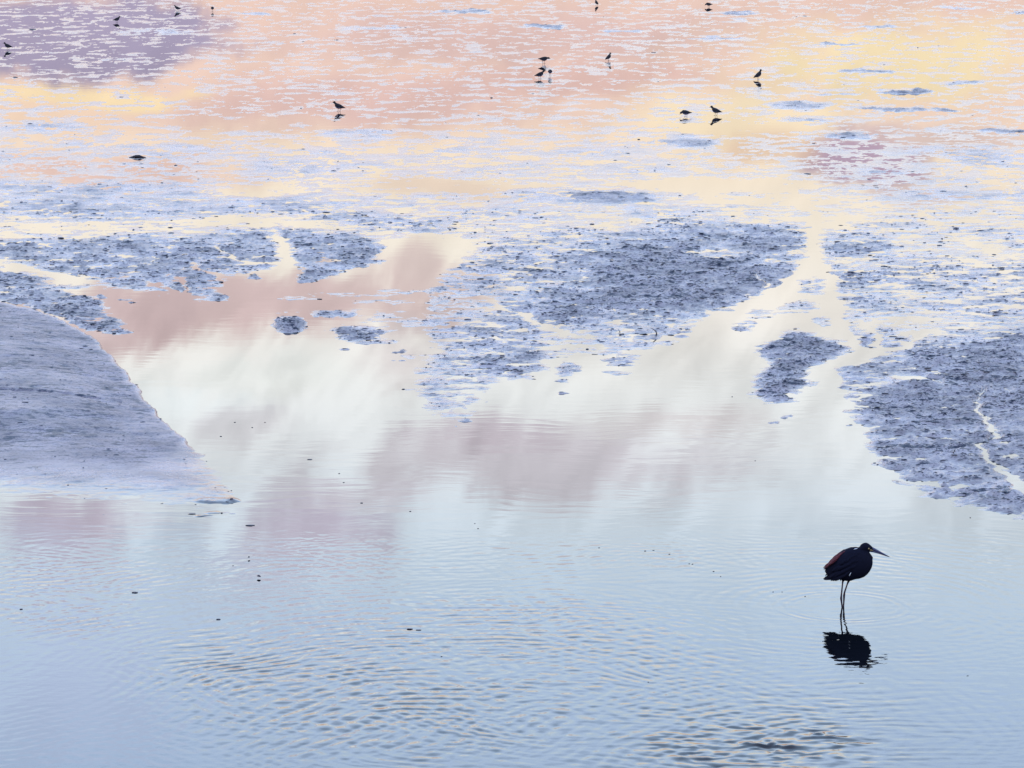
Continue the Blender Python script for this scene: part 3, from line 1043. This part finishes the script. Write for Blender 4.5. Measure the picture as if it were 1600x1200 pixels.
def piper_meshes(pose):
    """body length about 0.17 m, facing +x, feet at z = 0"""
    legh = {'stand': 0.042, 'level': 0.050, 'peck': 0.036, 'upright': 0.046}[pose]
    tilt = {'stand': 0.27, 'level': 0.03, 'peck': 0.08, 'upright': 0.55}[pose]
    M = Matrix.Rotation(-tilt, 4, 'Y')
    off = Vector((0, 0, legh + 0.028))
    def T(x, z, y=0.0):
        return M @ Vector((x, y, z)) + off
    st = [(-0.098, 0.004, 0.002, 0.004), (-0.080, 0.004, 0.007, 0.006), (-0.058, 0.003, 0.015, 0.013), (-0.034, 0.001, 0.023, 0.022),
          (-0.008, 0.0, 0.028, 0.028), (0.018, 0.002, 0.028, 0.028), (0.038, 0.006, 0.022, 0.023), (0.052, 0.010, 0.012, 0.013)]
    bm = bmesh.new()
    loft(bm, [(T(x, z), wy * 1.2, hz * 1.22, tilt) for x, z, wy, hz in st], 14)
    sh = T(0.036, 0.012)
    hx = {'stand': (0.024, 0.034), 'level': (0.038, 0.000), 'peck': (0.030, -0.018), 'upright': (0.012, 0.040)}[pose]
    hc = sh + Vector((hx[0], 0, hx[1]))
    tube(bm, [sh - Vector((0.012, 0, 0)), (sh + hc) / 2, hc], [0.020, 0.0155, 0.013], 10)
    ht = {'stand': -0.25, 'level': -0.35, 'peck': -0.9, 'upright': -0.05}[pose]
    d = Vector((math.cos(ht), 0, math.sin(ht)))
    loft(bm, [(hc - d * 0.014, 0.011, 0.011, ht), (hc, 0.0165, 0.0175, ht), (hc + d * 0.011, 0.013, 0.014, ht), (hc + d * 0.020, 0.005, 0.006, ht)], 10)
    body = remeshed('body', bm, 0.0032, 2)

    def legs(b2):
        for s in (-1, 1):
            hipx = -0.006 + s * 0.014
            tube(b2, [(hipx, s * 0.011, legh + 0.012), (hipx - 0.004, s * 0.011, legh * 0.55), (hipx + 0.002, s * 0.011, -0.012)], [0.0038, 0.0022, 0.002], 6, 1)
            for an in (0, 0.5, -0.5):
                tube(b2, [(hipx + 0.002, s * 0.011, 0.001), (hipx + 0.002 + 0.018 * math.cos(an), s * 0.011 + 0.018 * math.sin(an), 0.0)], [0.0016, 0.001], 5, 1)
    add_to_mesh(body, legs)
    body.materials.clear()
    for m_ in (sp_mat, sp_leg, sp_belly):
        body.materials.append(m_)
    zc = off.z - 0.004
    for p in body.polygons:
        if p.material_index == 0 and p.normal.z < -0.25 and p.center.z < zc + 0.01:
            p.material_index = 2
    body.polygons.foreach_set('use_smooth', [True] * len(body.polygons))
    # bill
    bm = bmesh.new()
    tube(bm, [hc + d * 0.012, hc + d * 0.026 + Vector((0, 0, -0.0005)), hc + d * 0.042 + Vector((0, 0, -0.003))], [0.0032, 0.0022, 0.0009], 6)
    bill = bpy.data.meshes.new('bill')
    bm.to_mesh(bill)
    bm.free()
    bill.materials.append(sp_leg)
    wings = []
    for s in (-1, 1):
        bm = bmesh.new()
        for r_, (xa, za, ln, n) in enumerate([(0.030, 0.016, 0.050, 4), (0.012, 0.012, 0.062, 4), (-0.010, 0.010, 0.072, 3)]):
            for k in range(n):
                z = za - k * 0.007
                rt = 0.0285 if xa > -0.005 else 0.026
                y = s * rt * 1.2 * math.sqrt(max(0.1, 1 - (z / 0.03) ** 2))
                feather(bm, T(xa, z, y), T(xa - ln, z * 0.5 + 0.004, y * 0.35), 0.012, M @ Vector((0, s, 0.2)), 0.2, thick=0.0008)
        wm_ = bpy.data.meshes.new('wing')
        bm.to_mesh(wm_)
        bm.free()
        wm_.materials.append(sp_wing)
        wings.append(wm_)
    eyes = []
    for s in (-1, 1):
        bm = bmesh.new()
        bmesh.ops.create_icosphere(bm, subdivisions=1, radius=0.0026, matrix=Matrix.Translation(hc + d * 0.006 + Vector((0, s * 0.0118, 0.004))))
        em = bpy.data.meshes.new('eye')
        bm.to_mesh(em)
        bm.free()
        em.materials.append(black)
        eyes.append(em)
    return body, bill, wings, eyes


PM = {p: piper_meshes(p) for p in ('stand', 'level', 'peck', 'upright')}
PIPERS = [
    # x, water y, heading (0 = faces right), pose, scale, label
    (12, 77.5, 180, 'stand', 1.0, 'small dark sandpiper at the far left edge facing left over purple shallows'),
    (183, 35, 0, 'stand', 0.95, 'small dark sandpiper facing right in purple shallows below the top pair'),
    (277, 17, 180, 'stand', 0.9, 'distant sandpiper facing left, left bird of the pair near the top left edge'),
    (332, 18, 268, 'level', 0.95, 'distant round sandpiper seen end on, right bird of the pair near the top left'),
    (529, 174, 180, 'stand', 1.15, 'lone sandpiper facing left with raised head on the pink flats, largest of the flock'),
    (850, 99.5, 0, 'level', 1.12, 'level backed sandpiper facing right, uppermost of the three clustered birds'),
    (844, 123, 0, 'stand', 1.08, 'sandpiper facing right, lower left bird of the three clustered birds'),
    (859.5, 119, 272, 'level', 1.05, 'round looking sandpiper seen end on, right hand bird of the three clustered birds'),
    (951, 95, 35, 'upright', 0.95, 'upright sandpiper with head raised, alone to the right of the clustered three'),
    (932, 8.5, 120, 'upright', 0.85, 'tiny distant sandpiper at the top edge near the middle'),
    (1107, 11, 180, 'peck', 0.95, 'tiny distant sandpiper with bill lowered at the top edge right of the middle'),
    (1071, 182.5, 180, 'peck', 1.05, 'hunched sandpiper with head lowered, left bird of the pair on yellow water'),
    (1118, 180.5, 180, 'stand', 1.1, 'sandpiper facing left with raised head, right bird of the pair on yellow water'),
    (1185, 124, 20, 'upright', 1.1, 'upright slim sandpiper standing alone above the pair on yellow water'),
]
G_SP = 'sandpipers feeding on the flats'
for (x, y, hd_, pose, sc, lab) in PIPERS:
    r = empty('sandpiper', at(x, y), R(hd_), sc * 1.12)
    tag(r, lab, 'sandpiper', G_SP)
    body, bill, wings, em = PM[pose]
    for nm, m_ in (('body', body), ('bill', bill), ('wing', wings[0]), ('wing', wings[1]), ('eye', em[0]), ('eye', em[1])):
        o = bpy.data.objects.new(nm, m_)
        C.objects.link(o)
        o.parent = r

# ------------------------------------------------------------------ driftwood, twigs, leaves, pebbles
wood = simple('dark_wet_wood', (0.022, 0.018, 0.022), 0.6, 0.5, 60, 0.3)
leafm = simple('dark_wet_leaf', (0.020, 0.014, 0.026), 0.4, 0.5, 80, 0.4)
stone = simple('dark_wet_pebble', (0.028, 0.026, 0.040), 0.35, 0.5, 60, 0.5)


def place(name, bm, mat, loc, label, cat, group=None, rz=0.0):
    me = bpy.data.meshes.new(name)
    bmesh.ops.recalc_face_normals(bm, faces=bm.faces)
    bm.to_mesh(me)
    bm.free()
    o = link(name, me, mat)
    o.location = loc
    o.rotation_euler = (0, 0, rz)
    tag(o, label, cat, group)
    return o


# log lying on the flats, upper left
s = px_size(246)
bm = bmesh.new()
tube(bm, [(-13.5 * s, 0, 0.004), (-9 * s, 0.01, 0.010), (-3 * s, 0.02, 0.020), (3 * s, 0, 0.022), (8 * s, -0.01, 0.012), (13.5 * s, 0, 0.003)],
     [0.3 * s, 1.2 * s, 2.2 * s, 2.3 * s, 1.2 * s, 0.25 * s], 10)
place('driftwood', bm, wood, at(215, 246.5), 'dark spindle shaped piece of driftwood lying on the pink flats below the purple shallows', 'driftwood')
# curved twig standing out of the mud near the centre
s = px_size(523)


def twig(x, y, pts, rad, label, extra=None):
    s = px_size(y)
    bm = bmesh.new()
    tube(bm, [((a - x) * s, dpt, (y - b_) * s) for a, b_, dpt in pts], [q * s for q in rad], 7)
    if extra:
        for pts2, rad2 in extra:
            tube(bm, [((a - x) * s, dpt, (y - b_) * s) for a, b_, dpt in pts2], [q * s for q in rad2], 6)
    return place('twig', bm, wood, at(x, y) + Vector((0, 0, ground_z(x, y) - 0.01)), label, 'twig', 'twigs stuck in the mud')


twig(1024, 525, [(1024, 527, 0), (1026, 523, 0), (1025.5, 519, 0.02), (1022, 515.5, 0.02), (1017, 513, 0.04)], [1.0, 1.1, 1.0, 0.7, 0.3],
     'curved dark twig sticking up from the mud above the open water', [([(1026, 523, 0), (1022, 524.5, 0), (1018, 523.5, 0.03)], [0.8, 0.6, 0.3])])
twig(1006, 523, [(998, 522, 0), (1003, 521.5, 0.03), (1009, 521, 0.02), (1013, 522.4, 0)], [0.4, 0.9, 1.1, 0.7], 'short thick twig lying just left of the curved standing twig')
twig(969, 519, [(970, 520, 0), (968.5, 517, 0.01), (966, 513.5, 0.02)], [0.7, 0.6, 0.25], 'thin straight twig leaning left in the mud, left of the curved one')
twig(1490, 711, [(1491, 712, 0), (1489.5, 708.5, 0), (1491.5, 705, 0.01), (1493, 702, 0.02)], [0.9, 0.8, 0.6, 0.3], 'small bent twig standing on the right hand mud bank')
twig(1598, 688, [(1591, 690, 0), (1596, 688, 0), (1602, 685, 0.01)], [0.6, 1.3, 0.8], 'stubby twig at the right edge of the mud bank')


def pebble(x, y, w_, h_, label, name='pebble', mat=None, group='pebbles and clods in the shallows', rz=0.0, cat='pebble'):
    s = px_size(y)
    sn = math.sin(math.atan2(CAMH, at(x, y).y))
    bm = bmesh.new()
    bmesh.ops.create_icosphere(bm, subdivisions=2, radius=1.0)
    for v in bm.verts:
        k = 1 + random.uniform(-0.16, 0.16)
        v.co = Vector((v.co.x * k * w_ * s / 2, v.co.y * k * w_ * s * 0.34, v.co.z * k * h_ * s * 0.30))
    o = place(name, bm, mat or stone, at(x, y) + Vector((0, 0, ground_z(x, y) + h_ * s * 0.12)), label, cat, group, rz)
    return o


pebble(95, 372.5, 10, 5, 'dark lump of weed and mud on the upper left flats', 'mud_lump', cat='mud lump')
pebble(345, 441, 8, 4, 'dark lump at the tip of the left mud fan beside the channel', 'mud_lump', cat='mud lump')
pebble(335, 439, 5, 2.5, 'smaller dark lump just left of the one at the fan tip', 'mud_lump', cat='mud lump')
pebble(211, 926, 10, 4, 'rounded grey pebble awash in the lower left shallows', 'pebble')
pebble(341, 968, 7, 3.4, 'dark pebble breaking the surface near the lower left ripples', 'pebble')
pebble(33, 952, 5, 3, 'small dark pebble close to the lower left edge', 'pebble')
pebble(565, 786, 4.5, 2.6, 'small dark pebble on open water left of the middle', 'pebble')
pebble(640, 983, 10, 3.5, 'long flat stone just breaking the rippled water', 'pebble')
pebble(654, 984.5, 9, 2.5, 'thin flat stone touching the right end of the long flat one', 'pebble')
pebble(300, 803, 12, 2.6, 'low dark mud lump off the tip of the smooth bank', 'mud_lump', cat='mud lump')
pebble(391, 821, 14, 3.2, 'low dark mud lump furthest out from the smooth bank', 'mud_lump', cat='mud lump')
pebble(484, 718, 8, 2.2, 'pale low lump awash in the white cloud reflection', 'pebble')
pebble(768, 153, 4, 3, 'lone dark pebble on the pink flats between the sandpipers', 'pebble')
pebble(1103, 226, 3.5, 2.5, 'small pebble below the sandpiper pair', 'pebble')
pebble(998, 218, 4.5, 2.6, 'dark pebble left of the grey patch below the sandpiper pair', 'pebble')


def leaf(x, y, w_, label, rz):
    s = px_size(y)
    bm = bmesh.new()
    feather(bm, (-w_ * s / 2, 0, 0.012), (w_ * s / 2, 0, 0.010), w_ * s * 0.8, (0, 0.1, 1), 0.3, thick=0.002)
    return place('leaf', bm, leafm, at(x, y) + Vector((0, 0, 0.004)), label, 'leaf', 'dead leaves floating on the water', rz)


leaf(404.5, 903.5, 7, 'dark curled leaf floating on the lower left water, larger of two', -0.6)
leaf(389, 873.5, 4.5, 'dark small upturned leaf floating above the larger leaf', 1.1)
SPECKS = [(364, 884), (936, 856), (1008, 861), (1021, 860), (1046, 866), (1077, 881), (1082, 881.5), (1115, 893), (1126, 901),
          (1208, 925), (1222, 925), (1258, 932), (742, 818), (747, 826), (537, 754), (530, 740), (641, 799), (367, 660),
          (345, 682), (394, 668), (414, 660), (1144, 620), (690, 1026), (1013, 1066), (1512, 1056), (1516, 809), (560, 262), (567, 267),
          (528, 252), (108, 235), (104, 225), (310, 280), (1180, 720)]
ORD = ['nearest', 'second nearest', 'third nearest', 'fourth nearest', 'fifth nearest', 'sixth nearest', 'seventh nearest', 'eighth nearest',
       'ninth nearest', 'tenth nearest']
MARKS = [('legs of the heron', 1317, 948), ('larger floating leaf at lower left', 404, 903), ('tip of the smooth left bank', 368, 782),
         ('curved standing twig', 1022, 519), ('dark spindle of driftwood', 215, 246), ('long flat stone in the ripples', 640, 983),
         ('lower right corner', 1600, 1200), ('lone round mud islet', 455, 507), ('pointed foot of the right island', 1215, 640),
         ('middle of the open water', 800, 760), ('bottom edge centre', 900, 1200), ('lowest point of the right shore', 1560, 800)]
for (x, y) in SPECKS:
    best = None
    for nm_, mx, my in MARKS:
        rk = sorted(range(len(SPECKS)), key=lambda k: math.hypot(SPECKS[k][0] - mx, SPECKS[k][1] - my)).index(SPECKS.index((x, y)))
        if best is None or rk < best[0]:
            best = (rk, nm_)
    pebble(x, y, random.uniform(2.4, 3.8), random.uniform(1.4, 2.2), 'tiny dark debris speck, %s to the %s' % (ORD[min(best[0], 9)], best[1]),
           'debris_speck', leafm, 'tiny specks of debris on the water', random.uniform(0, 3), 'debris')
